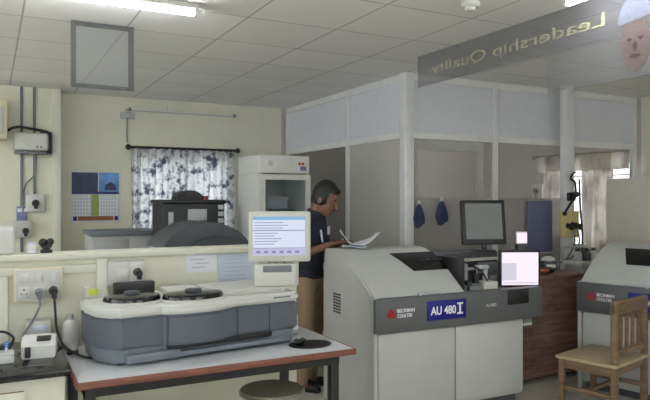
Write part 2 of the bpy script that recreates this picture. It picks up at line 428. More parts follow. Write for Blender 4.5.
PY = 7.55   # face of the pier
t = thing('cable_conduit', 'thin conduit running full height on the cream pier through the sockets', 'conduit', (.30, PY, 0))
MB().box(-.014, .014, -.02, 0, 0, CEIL-.001, .004).build('channel', GREYP, t)
t = thing('cable_conduit', 'shorter thin conduit on the cream pier ending at the three-way socket', 'conduit', (.425, PY, 0))
MB().box(-.014, .014, -.02, 0, 1.62, CEIL-.001, .004).build('channel', GREYP, t)
t = thing('wall_box', 'cream box high on the pier, cut off by the photo edge', 'wall unit', (.16, PY, 2.20))
MB().box(-.5, 0, -.30, 0, 0, .40, .02).build('case', IVORY, t); MB().box(-.46, -.04, -.312, -.298, .05, .33, .01).build('front_cover', OFFW, t)
t = pu = thing('power_unit', 'white rounded power unit on a black bracket high on the cream pier', 'power unit', (.375, PY, 2.19), 0)
MB().box(-.15, .18, -.15, -.035, -.09, .10, .03, 3).build('case', WHITE, t)
MB().box(.10, .215, -.10, 0, -.12, .12, .012).build('bracket', DARK, t)
MB().box(-.15, .16, -.17, -.02, -.125, -.10, .006).build('shelf', GREYP, t)
b = MB(); b.cyl((-.02, -.15, .02), (-.02, -.158, .02), .055, n=24); b.build('dial', OFFW, t)
b = MB()
for x in (.07, .11): b.cyl((x, -.15, -.05), (x, -.16, -.05), .012)
b.build('button', GREYP, t)
adopt(MB().tube([(.12, PY-.05, 2.22), (.16, PY-.10, 2.30), (.26, PY-.12, 2.345), (.42, PY-.10, 2.33), (.56, PY-.06, 2.31)], .014).build('power_cord', DARK), pu)
adopt(MB().tube([(.44, PY-.02, 2.07), (.42, PY-.03, 1.85), (.33, PY-.03, 1.72), (.31, PY-.03, 1.45)], .009).build('electric_cord', GREYP), pu)

def plug(parent, x, y, z, m=DARK, r=.03):
    MB().cyl((x, y, z), (x, y-.06, z-.005), r, r*.75, 12).box(x-r*.5, x+r*.5, y-.075, y-.03, z-r*1.5, z, .006).build('plug', m, parent)
def socket_holes(parent, x, y, z, s):
    b = MB()
    for dx, dz, r in ((0, .35, .10), (-.28, -.15, .08), (.28, -.15, .08)): b.cyl((x+dx*s, y, z+dz*s), (x+dx*s, y-.003, z+dz*s), r*s, n=10)
    b.build('socket_holes', DARK, parent)
t = thing('wall_socket', 'round white wall socket with black plug on the pier below the power unit', 'socket', (.435, PY, 1.545))
MB().box(-.10, .10, -.05, 0, -.10, .10, .035, 3).build('plate', WHITE, t)
plug(t, 0, -.05, 0, DARK, .04)
t = thing('wall_socket', 'square white switched socket on the pier just above the low wall', 'socket', (.285, PY, 1.27))
MB().box(-.13, .11, -.06, 0, -.09, .09, .008).build('plate', OFFW, t); plug(t, .05, -.06, -.02, DARK, .035)
MB().box(-.09, -.04, -.068, -.058, -.03, .03, .004).build('switch', WHITE, t)
t = thing('label_tag', 'small blue tag on the conduit above the white switched socket', 'tag', (.30, PY-.02, 1.36))
MB().box(-.05, .05, -.012, 0, 0, .15, .004).build('card', mat('tag_blue', (120, 126, 164), .6), t); MB().box(-.04, .04, -.014, -.012, .09, .13).build('stripe', PAPER, t)

# ------------------------------------------------------------------ on the low wall's capping
CZ = 1.283
t = thing('thermometer_unit', 'white desktop meter with dark green display on the low wall capping', 'meter', (.05, 4.03, CZ))
MB().box(-.16, .075, -.06, .07, 0, .155, .022, 3).build('case', WHITE, t); MB().box(-.12, -.004, -.064, -.058, .03, .085, .004).build('display', mat('lcd_green', (92, 116, 104), .3), t)
t = thing('clip_stand', 'black double-lobed clip holder standing on the low wall capping', 'holder', (.29, 4.03, CZ))
b = MB(); b.box(-.032, .032, -.02, .02, 0, .018, .005).box(-.02, .02, -.012, .012, .012, .035, .003); b.build('base', DARK, t)
MB().ball((-.018, 0, .06), .024, n=14).ball((.020, 0, .063), .022, n=14).box(-.03, .03, -.016, .016, .03, .055, .006).build('clip', BLACKM, t)
t = thing('small_bottle', 'low pale plastic tub on the low wall capping beside the black clip', 'tub', (.215, 4.03, CZ))
MB().lathe([(.03, 0), (.034, .004), (.033, .04), (.024, .05), (.001, .05)], n=20).build('body', WHITE, t); MB().lathe([(.024, .05), (.024, .062), (.001, .062)], n=20).build('cap', PAPERB, t)

# ------------------------------------------------------------------ sockets on the low wall
FY = 3.97
t = board = thing('socket_board', 'cream triple socket board with two black plugs on the low wall', 'socket board', (.232, FY, 1.11))
MB().box(-.115, .135, -.055, 0, -.09, .10, .006).build('box', IVORY, t)
MB().box(-.105, .125, -.06, -.052, -.08, .09, .004).build('face_plate', OFFW, t)
for k, x in enumerate((-.065, .01, .085)):
    MB().box(x-.028, x+.028, -.064, -.058, -.065, -.005, .003).build('socket', WHITE, t)
    MB().box(x-.02, x+.02, -.067, -.058, .02, .07, .004).build('switch', WHITE, t)
socket_holes(t, -.065, -.064, -.035, .05)
plug(t, .01, -.064, -.035, GREYP, .022); plug(t, .085, -.064, -.03, DARK, .026)
t = thing('socket_board', 'white twin plate with one black plug on the low wall behind the tabletop analyzer', 'socket board', (.775, FY, 1.14))
MB().box(-.16, .06, -.03, 0, -.06, .085, .005).build('box', OFFW, t)
MB().box(-.11, -.04, -.036, -.028, -.035, .035, .003).build('switch', WHITE, t); MB().box(-.03, .05, -.036, -.028, -.04, .07, .003).build('socket', WHITE, t)
plug(t, .012, -.036, .015, DARK, .026)
t = thing('hanging_notice', 'white paper notice taped to the low wall above the analyzer', 'notice', (1.09, 3.97, 1.128))
MB().box(0, .20, -.004, 0, 0, .115).build('sheet', PAPER, t)
b = MB()
for k, (a, c) in enumerate(((.04, .13), (.06, .15), (.03, .12))): b.box(a, c, -.005, -.0035, .03+k*.025, .036+k*.025)
b.build('print', mat('date_ink', (176, 180, 192), .6), t)
t = thing('hanging_notice', 'larger bluish sheet in a plastic sleeve on the low wall beside the monitor', 'notice', (1.30, 3.97, 1.04))
MB().box(0, .25, -.004, 0, 0, .20).build('sheet', PAPERB, t)
b = MB()
for k in range(6): b.box(.03, .20-.02*(k % 3), -.005, -.0035, .03+k*.026, .034+k*.026)
b.build('print', mat('date_ink', (176, 180, 192), .6), t)

# ------------------------------------------------------------------ granite counter
CT = .80
t = thing('lab_counter', 'black granite counter on a cream cupboard with wooden doors against the low wall', 'counter', (0, 3.2, 0))
MB().box(-1.6, .34, 0, .745, CT-.03, CT, .004).build('worktop', GRANITE, t)
MB().box(-1.58, .315, .05, .745, 0, CT-.03).build('carcass', CREAM2, t)
for k in range(3):
    x0 = -1.48+k*.56
    d = MB().box(x0, x0+.50, .03, .05, .10, CT-.085, .004).build('door', WOODM, t)
    b = MB(); b.box(x0, x0+.06, .022, .03, .10, CT-.085).box(x0+.44, x0+.50, .022, .03, .10, CT-.085).box(x0+.06, x0+.44, .022, .03, .10, .16).box(x0+.06, x0+.44, .022, .03, CT-.145, CT-.085)
    b.build('door_frame', CREAM2, d); MB().ball((x0+.47, .012, .45), .013, n=12).build('knob', STEEL, d)
t = thing('small_printer', 'white label printer with a black outlet slot on the granite counter', 'printer', (.225, 3.56, CT), -.15)
MB().prism([(-.07, 0), (.07, 0), (.07, .095), (.0, .105), (-.05, .085), (-.07, .06)], -.08, .08, lambda a, c, f: (f, a, c), .006).build('body', WHITE, t)
MB().box(-.062, -.035, -.08, -.062, .006, .06, .004).build('power_switch', DARK, t)
MB().prism([(-.055, .083), (-.02, .098), (-.018, .103), (-.057, .088)], -.01, .055, lambda a, c, f: (f, a, c)).build('paper_slot', DARK, t)
t = thing('lab_box', 'small white box behind the label printer against the low wall', 'box', (.235, 3.88, CT))
MB().box(-.06, .065, -.05, .06, 0, .125, .006).build('body', OFFW, t); MB().box(-.02, .045, -.053, -.049, .07, .10, .002).build('panel_label', PAPERB, t)
t = thing('tube_rack', 'white tube rack with blue-capped tubes at the edge of the granite counter', 'rack', (.045, 3.49, CT))
MB().box(-.15, .06, -.05, .05, 0, .04, .008).box(-.15, .06, -.045, .045, .04, .05, .004).build('block', WHITE, t)
g = 'blue-capped tubes in the white rack'
proto = None
for i in range(5):
    for j in range(2):
        x, y = .045-.125+i*.038, 3.49-.02+j*.04
        if proto is None:
            proto = thing('sample_tube', 'thin sample tube with a blue cap standing in the white rack', 'test tube', (x, y, CT+.052), 0, g)
            MB().cyl((0, 0, -.002), (0, 0, .022), .007, n=10).build('glass_body', PAPERB, proto)
            MB().cyl((0, 0, .022), (0, 0, .042), .009, n=10).build('cap', mat('cap_blue', (70, 130, 190), .4), proto)
        else:
            c = copy_tree(proto); c.location = (x, y, CT+.052)
t = thing('cable_adapter', 'black bundle of cables and adapter behind the tube rack', 'adapter', (.03, 3.67, CT))
MB().box(-.05, .05, -.03, .03, 0, .045, .01).build('brick', DARK, t)
MB().tube([(.05, 0, .02), (.08, .03, .07), (.03, .08, .10), (-.03, .06, .09), (-.06, .03, .05), (-.01, .06, .02)], .007).build('coiled_cord', DARK, t)
adopt(MB().tube([(.242, 3.84, 1.055), (.24, 3.83, 1.0), (.20, 3.83, .92), (.155, 3.80, .86), (.15, 3.72, CT+.008), (.13, 3.64, CT+.008)], .006).build('power_cord', GREYP), board)
adopt(MB().tube([(.317, 3.84, 1.06), (.32, 3.82, .97), (.325, 3.81, .89), (.345, 3.79, .82), (.37, 3.72, .785), (.43, 3.62, .76), (.48, 3.55, .758)], .007).build('power_cord', DARK), board)

# ------------------------------------------------------------------ work table
TZ = .75
t = thing('work_table', 'white-topped work table with red-brown edge on black steel legs', 'table', (0, 0, 0))
TX0, TX1, TY0, TY1 = .35, 1.835, 3.12, 3.93
MB().box(TX0+.012, TX1-.012, TY0+.012, TY1-.012, TZ-.03, TZ, .002).build('tabletop', TABTOP, t)
b = MB(); b.box(TX0, TX1, TY0, TY0+.012, TZ-.034, TZ, .003).box(TX0, TX1, TY1-.012, TY1, TZ-.034, TZ, .003).box(TX0, TX0+.012, TY0, TY1, TZ-.034, TZ, .003).box(TX1-.012, TX1, TY0, TY1, TZ-.034, TZ, .003)
b.build('edge_band', REDBRN, t)
b = MB(); e = .04
b.box(TX0+e, TX1-e-.05, TY0+e, TY0+e+.04, TZ-.085, TZ-.031).box(TX0+e, TX1-e-.05, TY1-e-.04, TY1-e, TZ-.085, TZ-.031)
b.box(TX0+e, TX0+e+.04, TY0+e, TY1-e, TZ-.085, TZ-.031).box(TX1-e-.09, TX1-e-.05, TY0+e, TY1-e, TZ-.085, TZ-.031)
b.build('apron', BLACKM, t)
for x in (TX0+e, TX1-e-.10):
    for y in (TY0+e, TY1-e-.05):
        l = MB().box(x, x+.05, y, y+.05, .012, TZ-.031, .004).build('leg', BLACKM, t)
        MB().box(x+.002, x+.048, y+.002, y+.048, 0, .013, .004).build('foot_cap', DARK, l)

# tabletop analyzer
t = thing('tabletop_analyzer', 'grey and white tabletop blood analyzer with smoked rotor covers on the work table', 'lab analyzer', (.525, 3.30, TZ), math.radians(6.5))
W = 1.10
plan = [(.02, .03), (.06, 0), (.27, -.005), (.30, -.035), (.38, -.062), (.50, -.068), (.58, -.058), (.66, -.02), (.70, 0), (W-.02, 0), (W, .02), (W, .50), (.04, .50), (-.03, .44), (-.06, .30), (-.04, .12)]
def scl(p, k, cx=.5, cy=.25): return [(cx+(a-cx)*k, cy+(c-cy)*k) for a, c in p]
bp = [(.03, .05), (.10, .02), (W-.03, .02), (W-.01, .05), (W-.01, .47), (.04, .47), (-.02, .40), (-.03, .15)]
MB().prism(bp, .012, .09, lambda a, c, f: (a, c, f), .006).build('base', LBLUEG, t)
for x, y in ((.08, .08), (W-.08, .08), (.08, .42), (W-.08, .42)): MB().cyl((x, y, 0), (x, y, .014), .022).build('foot', DARK, t)
MB().prism(plan, .085, .245, lambda a, c, f: (a, c, f), .012).build('body', BLUEG, t)
for x, y in ((.70, -.004), (.90, -.004), (.285, -.03)): MB().box(x, x+.004, y, .01, .095, .235).build('panel_seam', DGREY, t)
tr = MB().box(.08, .36, -.03, .06, .018, .062, .008).box(.36, W-.08, -.02, .05, .018, .045, .008).build('sample_tray', LBLUEG, t)
MB().box(.30, .92, .0, .03, .055, .085, .004).build('slot', DARK, t)
MB().prism(scl(plan, 1.012), .243, .30, lambda a, c, f: (a, c, f), .018).build('lid', WHITE, t)
MB().prism([(.62, .06), (W-.05, .04), (W-.03, .48), (.62, .48)], .297, .325, lambda a, c, f: (a, c, f), .012).build('deck', OFFW, t)
def rotor(cx, cy, rx, ry):
    r = MB().lathe([(1, 0), (1.0, .02), (.96, .036), (.6, .042), (.001, .044)], (0, 0, 0), 40, (rx, ry))
    bmesh.ops.translate(r.bm, vec=(cx, cy, .299), verts=r.bm.verts)
    o = r.build('rotor_cover', BLACKGL, t)
    k = MB().lathe([(.28, 0), (.28, .012), (.2, .016), (.001, .016)], (cx, cy, .342), 24, (rx, ry)); k.build('hub', DGREY, o)
    n = MB().lathe([(1.10, 0), (1.10, .012), (1.0, .014)], (cx, cy, .297), 40, (rx, ry)); n.build('rim', OFFW, o)
rotor(.165, .17, .15, .125); rotor(.47, .075, .17, .115)
MB().box(.135, .36, .37, .43, .30, .375, .006).build('reagent_cover', DARK, t)
MB().box(.40, .60, .30, .42, .30, .332, .01).build('wash_tray', OFFW, t)
MB().prism([(-.02, .30), (.10, .30), (.09, .33), (.01, .365), (-.015, .36)], .40, .47, lambda a, c, f: (a, f, c), .004).build('corner_post', OFFW, t)
MB().box(.0, .045, .392, .40, .318, .352).build('sticker', YEL, t)
MB().box(W-.17, W-.155, -.0085, -.005, .27, .282).build('logo_mark', mat('grey_ink', (120, 122, 128), .5), t)
MB().box(W-.15, W-.06, -.0085, -.005, .272, .280).build('name_strip', mat('grey_ink', (120, 122, 128), .5), t)

# touch monitor
t = thing('monitor', 'cream-framed touch monitor with a lit results table on the tabletop analyzer', 'monitor', (1.545, 3.545, TZ+.325), math.radians(-20))
MB().box(-.15, .10, -.06, .07, 0, .135, .012).build('stand_base', OFFW, t)
MB().box(.075, .115, -.03, .05, .0, .30, .006).build('stand_column', OFFW, t)
MB().box(-.10, .07, -.064, -.058, .085, .125, .004).build('tray_slot', GREYP, t)
b = MB()
for x in (-.06, -.02, .03): b.cyl((x, -.02, .13), (x, -.01, .20), .007)
b.build('cable_tail', GREYP, t)
MB().box(-.185, .185, -.055, .0, .145, .445, .012).build('screen_case', OFFW, t)
s = MB().box(-.158, .15, -.0585, -.054, .185, .415).build('display', SCREEN, t)
MB().box(-.158, .15, -.0595, -.0584, .395, .415).build('title_bar', SCREENB, s)
MB().box(-.158, .15, -.0595, -.0584, .186, .225).build('button_bar', SCREENP, s)
b = MB(); b.box(-.158, .15, -.0595, -.0584, .330, .335).box(-.158, .15, -.0595, -.0584, .226, .230)
for k in range(6): b.box(-.14+k*.046, -.115+k*.046, -.0605, -.0594, .198, .212)
for k in range(5): b.box(-.15, -.03+.02*(k % 3), -.0595, -.0584, .25+k*.016, .254+k*.016)
for k in range(3): b.box(-.15, .02+.03*(k % 2), -.0595, -.0584, .345+k*.016, .349+k*.016)
b.build('table_lines', SCREENL, s)

t = thing('mouse_pad', 'black oval mouse pad on the corner of the work table', 'mouse pad', (1.645, 3.325, TZ))
MB().lathe([(.125, 0), (.128, .002), (.126, .006), (.001, .006)], n=40, sc=(1, .8)).build('pad', DARK, t)
t = mouse = thing('computer_mouse', 'black computer mouse lying on the oval mouse pad', 'mouse', (1.585, 3.345, TZ+.006), math.radians(35))
MB().ball((0, 0, .018), .05, (1.1, .62, .36), 20).build('shell', BLACKM, t); MB().cyl((.03, -.004, .032), (.03, .004, .032), .009).build('scroll_wheel', LGREY, t)
MB().box(-.02, .02, -.008, .008, .030, .037, .003).build('logo_plate', LGREY, t)
adopt(MB().tube([(1.545, 3.31, TZ+.012), (1.56, 3.37, TZ+.008), (1.57, 3.50, TZ+.006), (1.70, 3.62, TZ+.006)], .003).build('mouse_cord', DARK), mouse)
t = thing('plastic_bottle', 'white plastic bottle at the table corner beside the low wall', 'bottle', (.40, 3.875, TZ))
MB().lathe([(.04, 0), (.043, .006), (.043, .13), (.03, .155), (.018, .165), (.001, .165)], n=24).build('body', WHITE, t); MB().lathe([(.02, .165), (.02, .195), (.001, .195)], n=18).build('cap', OFFW, t)
t = thing('tape_roll', 'tiny black dispenser with white roll on the table corner', 'tape', (.40, 3.73, TZ))
MB().box(-.03, .03, -.02, .02, 0, .02, .005).build('holder', DARK, t); MB().cyl((0, -.012, .032), (0, .012, .032), .016, n=18).build('roll', WHITE, t)
t = thing('wash_bottle', 'small white bottle behind the monitor end of the tabletop analyzer', 'bottle', (1.73, 3.75, TZ))
MB().lathe([(.03, 0), (.034, .006), (.033, .09), (.012, .13), (.001, .13)], n=20).build('body', WHITE, t); MB().lathe([(.013, .13), (.013, .16), (.001, .16)], n=14).build('cap', PAPERB, t)
# stool
t = thing('stool', 'round steel stool pushed under the work table', 'stool', (1.445, 3.42, 0))
MB().lathe([(.001, .475), (.15, .475), (.18, .48), (.185, .49), (.18, .5), (.15, .504), (.001, .5)], n=40).build('seat', mat('stool_seat', (126, 122, 104), .35, .3), t)
MB().lathe([(.183, .468), (.19, .474), (.19, .486), (.183, .492)], n=40).build('seat_rim', STEEL, t)
for k in range(4):
    a = PI/4+k*PI/2; MB().limb((.12*math.cos(a), .12*math.sin(a), .475), (.19*math.cos(a), .19*math.sin(a), .012), .012, .012).build('leg', STEEL, t)
b = MB().tube([(.165*math.cos(k*PI/12), .165*math.sin(k*PI/12), .18) for k in range(25)], .008, smooth=1); b.build('foot_ring', STEEL, t)

# ------------------------------------------------------------------ behind the low wall
t = thing('floor_cabinet', 'long low grey cabinet below the calendar behind the low wall', 'cabinet', (.90, 6.8, 0))
MB().box(0, .74, 0, .5, .05, 1.21, .01).build('body', LGREY, t); MB().box(-.015, .755, -.015, .51, 1.21, 1.265, .012).build('top', LBLUEG, t)
MB().box(.03, .71, .03, .48, 0, .06).build('plinth', DGREY, t)
for x in (.02, .375):
    d = MB().box(x, x+.345, -.012, .002, .08, 1.18, .005).build('door', LGREY, t); MB().box(x+.3, x+.32, -.028, -.01, .7, .85, .004).build('handle', STEEL, d)
t = thing('black_analyzer', 'black upright lab unit with a pale panel and round top in front of the curtain', 'lab unit', (1.42, 5.95, 0))
MB().box(0, .60, 0, .45, 0, 1.56, .02).build('body', mat('navy_black', (30, 32, 40), .5), t)
MB().box(-.012, .612, -.015, .46, 1.545, 1.585, .01).build('top', DARK, t)
MB().box(.235, .42, -.008, .002, 1.385, 1.495, .004).build('panel', LGREY, t)
MB().box(.17, .44, -.03, .002, 1.33, 1.37, .006).build('paper_tray', OFFW, t)
b = MB().prism([(.29+.125*math.cos(PI*k/16), 1.585+.09*math.sin(PI*k/16)) for k in range(17)], .08, .36, lambda a, c, f: (a, f, c), .015); b.build('dome', DARK, t)
MB().cyl((.43, .1, 1.58), (.43, .1, 1.62), .03).build('red_knob', mat('dull_red', (120, 50, 56), .5), t)
for k in range(3): MB().box(.53, .585, -.01, .002, 1.36+k*.065, 1.405+k*.065, .004).build('button', LGREY, t)
MB().box(.05, .10, -.012, .002, 1.30, 1.47, .01).build('grip', LGREY, t)
t = thing('centrifuge', 'dark grey floor centrifuge with two arched lids behind the low wall', 'centrifuge', (1.19, 4.95, 0))
MB().box(.02, .72, .08, .62, 0, 1.20, .02).build('body', LGREY, t)
def arch(x0, x1, z0, h, n=18): return [(x0+(x1-x0)*k/n, z0+h*(1-(2*k/n-1)**2)**.75 if 0 < k < n else z0) for k in range(n+1)]
MB().prism(arch(.0, .74, 1.20, .205), .05, .62, lambda a, c, f: (a, f, c), .01).build('lid', DGREY, t)
MB().prism(arch(.17, .74, 1.185, .11), -.06, .06, lambda a, c, f: (a, f, c), .01).build('front_cover', mat('darker_grey_plastic', (56, 60, 66), .5), t)
MB().box(.20, .72, -.05, .1, 0, 1.187, .01).build('front_housing', LGREY, t)

# fridge
t = thing('medical_fridge', 'tall white upright fridge with a glass door behind the monitor', 'fridge', (2.2, 5.5, 0))
b = MB(); w, dp, hh = .515, .58, 2.0
b.box(0, .035, .02, dp, .06, hh-.17).box(w-.035, w, .02, dp, .06, hh-.17).box(.035, w-.035, dp-.03, dp, .06, hh-.17).box(.035, w-.035, .02, dp, .06, .12)
b.build('cabinet_shell', WHITE, t)
MB().box(0, w, .0, dp, hh-.17, hh, .012).build('header', WHITE, t)
MB().box(.03, w-.03, .06, dp-.03, 0, .07).build('plinth', DGREY, t)
MB().box(.09, .13, -.004, .002, hh-.10, hh-.055).build('logo_badge', LGREY, t)
for x, m in ((.405, RED), (.44, RED)): MB().cyl((x, .002, hh-.075), (x, -.01, hh-.075), .013, n=14).build('indicator_light', m, t)
MB().box(.415, .475, -.004, .002, hh-.14, hh-.10).build('control_panel', mat('tag_blue2', (90, 100, 140), .5), t)
d = MB(); d.box(0, .05, -.02, .018, .13, hh-.18).box(w-.05, w, -.02, .018, .13, hh-.18).box(.05, w-.05, -.02, .018, .13, .18).box(.05, w-.05, -.02, .018, hh-.23, hh-.18)
d = d.build('door', OFFW, t)
MB().box(.045, w-.045, -.004, .002, .175, hh-.225).build('glass_pane', veil('fridge_glass', (96, 112, 120), .22, .08), d)
MB().box(w-.035, w-.02, -.05, -.018, .9, 1.3, .005).build('handle', STEEL, d)
for z in (.6, 1.0, 1.40): MB().box(.036, w-.036, .04, dp-.035, z, z+.012).build('shelf', STEEL, t)
t = thing('reagent_box', 'white open box on the upper shelf inside the glass-door fridge', 'box', (2.36, 5.72, 1.412))
MB().box(0, .22, 0, .2, 0, .17, .006).build('carton', PAPERB, t); MB().box(-.01, .23, -.01, .21, .17, .2, .006).build('carton_lid', WHITE, t)
t = thing('reagent_tray', 'black tray on the upper shelf in front of the white box in the fridge', 'tray', (2.34, 5.575, 1.412))
MB().box(0, .27, 0, .12, 0, .07, .008).build('tray_shell', DARK, t); MB().box(.02, .25, .02, .1, .06, .085, .004).build('tray_insert', DGREY, t)

# ------------------------------------------------------------------ aluminium and glass cabin
CX, CY = 3.48, 5.0
t = thing('glass_cabin', 'aluminium-framed glazed cabin with white upper panels reaching the ceiling', 'cabin', (0, 0, 0))
def post(x0, x1, y0, y1, m=ALU): MB().box(x0, x1, y0, y1, 0, CEIL-.001, .004).build('post', m, t)
post(CX-.015, CX+.085, CY-.015, CY+.085)
for x in (4.60, 5.71, 6.76): post(x-.03, x+.03, CY, CY+.06)
for y in (6.13, 7.75): post(CX, CX+.055, y-.03, y+.03)
zr = 2.2
xs = [CX+.08, 4.57, 4.63, 5.68, 5.74, 6.73]
for a, c in ((xs[0], xs[1]), (xs[2], xs[3]), (xs[4], xs[5])):
    MB().box(a, c, CY+.005, CY+.05, zr-.03, zr+.035, .003).build('rail', ALU, t)
    MB().box(a, c, CY, CY+.055, CEIL-.075, CEIL-.002, .003).build('top_rail', ALU, t)
    MB().box(a, c, CY+.02, CY+.035, zr+.035, CEIL-.075).build('upper_panel', WPANEL, t)
    MB().box(a, c, CY+.024, CY+.030, 1.60, zr-.03).build('glass_pane', GLASS, t)
    MB().box(a, c, CY+.005, CY+.05, 0, .07).build('bottom_rail', ALU, t)
    MB().box(a, c, CY+.024, CY+.030, .07, 1.60).build('frosted_pane', LGLASS if a < 5.7 else GLASS, t)
for k, (a, c) in enumerate(((CY+.08, 6.10), (6.16, 7.72))):
    MB().box(CX+.005, CX+.05, a, c, zr-.03, zr+.035, .003).build('rail', ALU, t)
    MB().box(CX, CX+.055, a, c, CEIL-.075, CEIL-.002, .003).build('top_rail', ALU, t)
    MB().box(CX+.02, CX+.035, a, c, zr+.035, CEIL-.075).build('upper_panel', WPANEL, t)
    if k == 0:
        MB().box(CX+.005, CX+.05, a, c, 0, .07).build('bottom_rail', ALU, t)
        MB().box(CX+.024, CX+.030, a, c, .07, zr-.03).build('glass_pane', veil('side_frosted_glass', (196, 194, 188), .72, .3), t)
    else:
        d = MB().box(CX+.012, CX+.042, a+.02, c-.02, .03, zr-.035, .003).build('sliding_door', mat('door_dark_grey', (112, 107, 103), .5, var=.1, scale=2), t)
        MB().box(CX-.012, CX+.012, a+.06, a+.085, .95, 1.15, .004).build('door_handle', STEEL, d)
t = thing('inner_door_frame', 'slim aluminium inner door frame standing inside the glazed cabin', 'door frame', (3.84, 5.4, 0))
for x in (0, .88): MB().box(x, x+.07, 0, .06, 0, 2.20, .004).build('jamb', ALU, t)
MB().box(.07, .88, 0, .06, 2.10, 2.20, .004).build('header', ALU, t)
t = thing('wall_socket', 'white socket with a dark plug on the grey wall inside the cabin', 'socket', (6.85, 6.60, 1.70))
MB().box(-.03, 0, -.10, .10, -.10, .10, .01).build('plate', WHITE, t); MB().cyl((-.03, 0, 0), (-.07, 0, 0), .035).build('plug', DARK, t)
adopt(MB().tube([(6.79, 6.60, 1.66), (6.80, 6.58, 1.5), (6.81, 6.62, 1.2)], .008).build('electric_cord', DARK), t)
def cloth(label, x, y, z0, z1, w):
    r = thing('hanging_cloth', label, 'cloth', (x, y, z0))
    b = MB(); h = z1-z0
    b.prism([(-.30*w, 0), (-.1*w, -.01), (.2*w, .015), (.5*w, .04), (.48*w, .45*h), (.28*w, .8*h), (.1*w, h), (-.1*w, h), (-.32*w, .8*h), (-.5*w, .4*h)], -.035, 0, lambda a, c, f: (a, f, c), .012)
    b.build('cloth', CLOTHB, r); MB().box(-.02, .02, -.02, .0, h-.01, h+.035, .004).build('hook', STEEL, r)
    for k in (-.2, .12): MB().cyl((k*w, -.036, .05), (k*w*.5, -.036, h*.7), .012, .006, 8).build('fold', CLOTHB, r)
cloth('blue cloth hanging on the cabin glass beside the corner post', 3.62, 4.999, 1.32, 1.54, .13)
cloth('blue cloth hanging mid-pane on the cabin glass above the large analyzer', 3.89, 4.999, 1.34, 1.57, .15)
t = thing('notice_board', 'blank blue-grey board fixed low on the cabin front beside the white post', 'board', (5.02, 5.0, 1.02))
MB().box(0, .36, -.02, 0, 0, .55, .004).build('board_sheet', BOARDB, t); MB().box(-.01, .37, -.014, 0, -.01, .0).build('frame_edge', ALU, t)
# white duct post with switches
t = thing('service_post', 'pale square service post from floor to ceiling in front of the cabin', 'post', (5.35, 4.80, 0))
MB().box(.01, .15, 0, .06, 0, CEIL-.001, .006).build('shaft', mat('pale_post', (214, 214, 217), .5, var=.03), t); MB().box(0, .16, -.01, .07, 0, .09, .004).build('base_collar', LGREY, t)
t = yb = thing('socket_board', 'yellowed socket board with three black plugs on the pale service post', 'socket board', (5.365, 4.80, 1.18))
MB().box(-.08, .17, -.04, 0, 0, .28, .006).build('box', mat('yellowed_board', (196, 182, 128), .5), t)
for k in range(3): plug(t, -.0+k*.065, -.04, .13+.012*(k % 2), DARK, .03)
t = arm = thing('bracket_arm', 'black jointed bracket arm clamped to the pale service post', 'bracket arm', (5.40, 4.80, 1.32))
MB().tube([(.05, -.06, .55), (.0, -.07, .53), (.0, -.05, .48), (.05, -.06, .44), (.06, -.06, .30)], .011).build('upper_arm', DARK, t)
MB().limb((.06, -.06, .30), (-.16, -.12, .14), .014, .012).ball((-.17, -.12, .12), .025, n=10).build('lower_arm', DARK, t)
MB().box(-.01, .09, -.04, 0, .25, .34, .006).ball((.06, -.06, .32), .035, n=12).build('clamp', DARK, t)
adopt(MB().tube([(5.49, 4.72, 1.80), (5.48, 4.70, 1.5), (5.49, 4.68, 1.2), (5.48, 4.69, .75)], .010).build('cable', DARK), arm)
for k, x in enumerate((5.365, 5.43)):
    adopt(MB().tube([(x, 4.70, 1.30), (x-.01, 4.66, 1.15), (x-.18, 4.60, 1.0), (4.95-.1*k, 4.50, .955), (4.62-.1*k, 4.40, .945)], .009).build('power_cord', GREYP), yb)

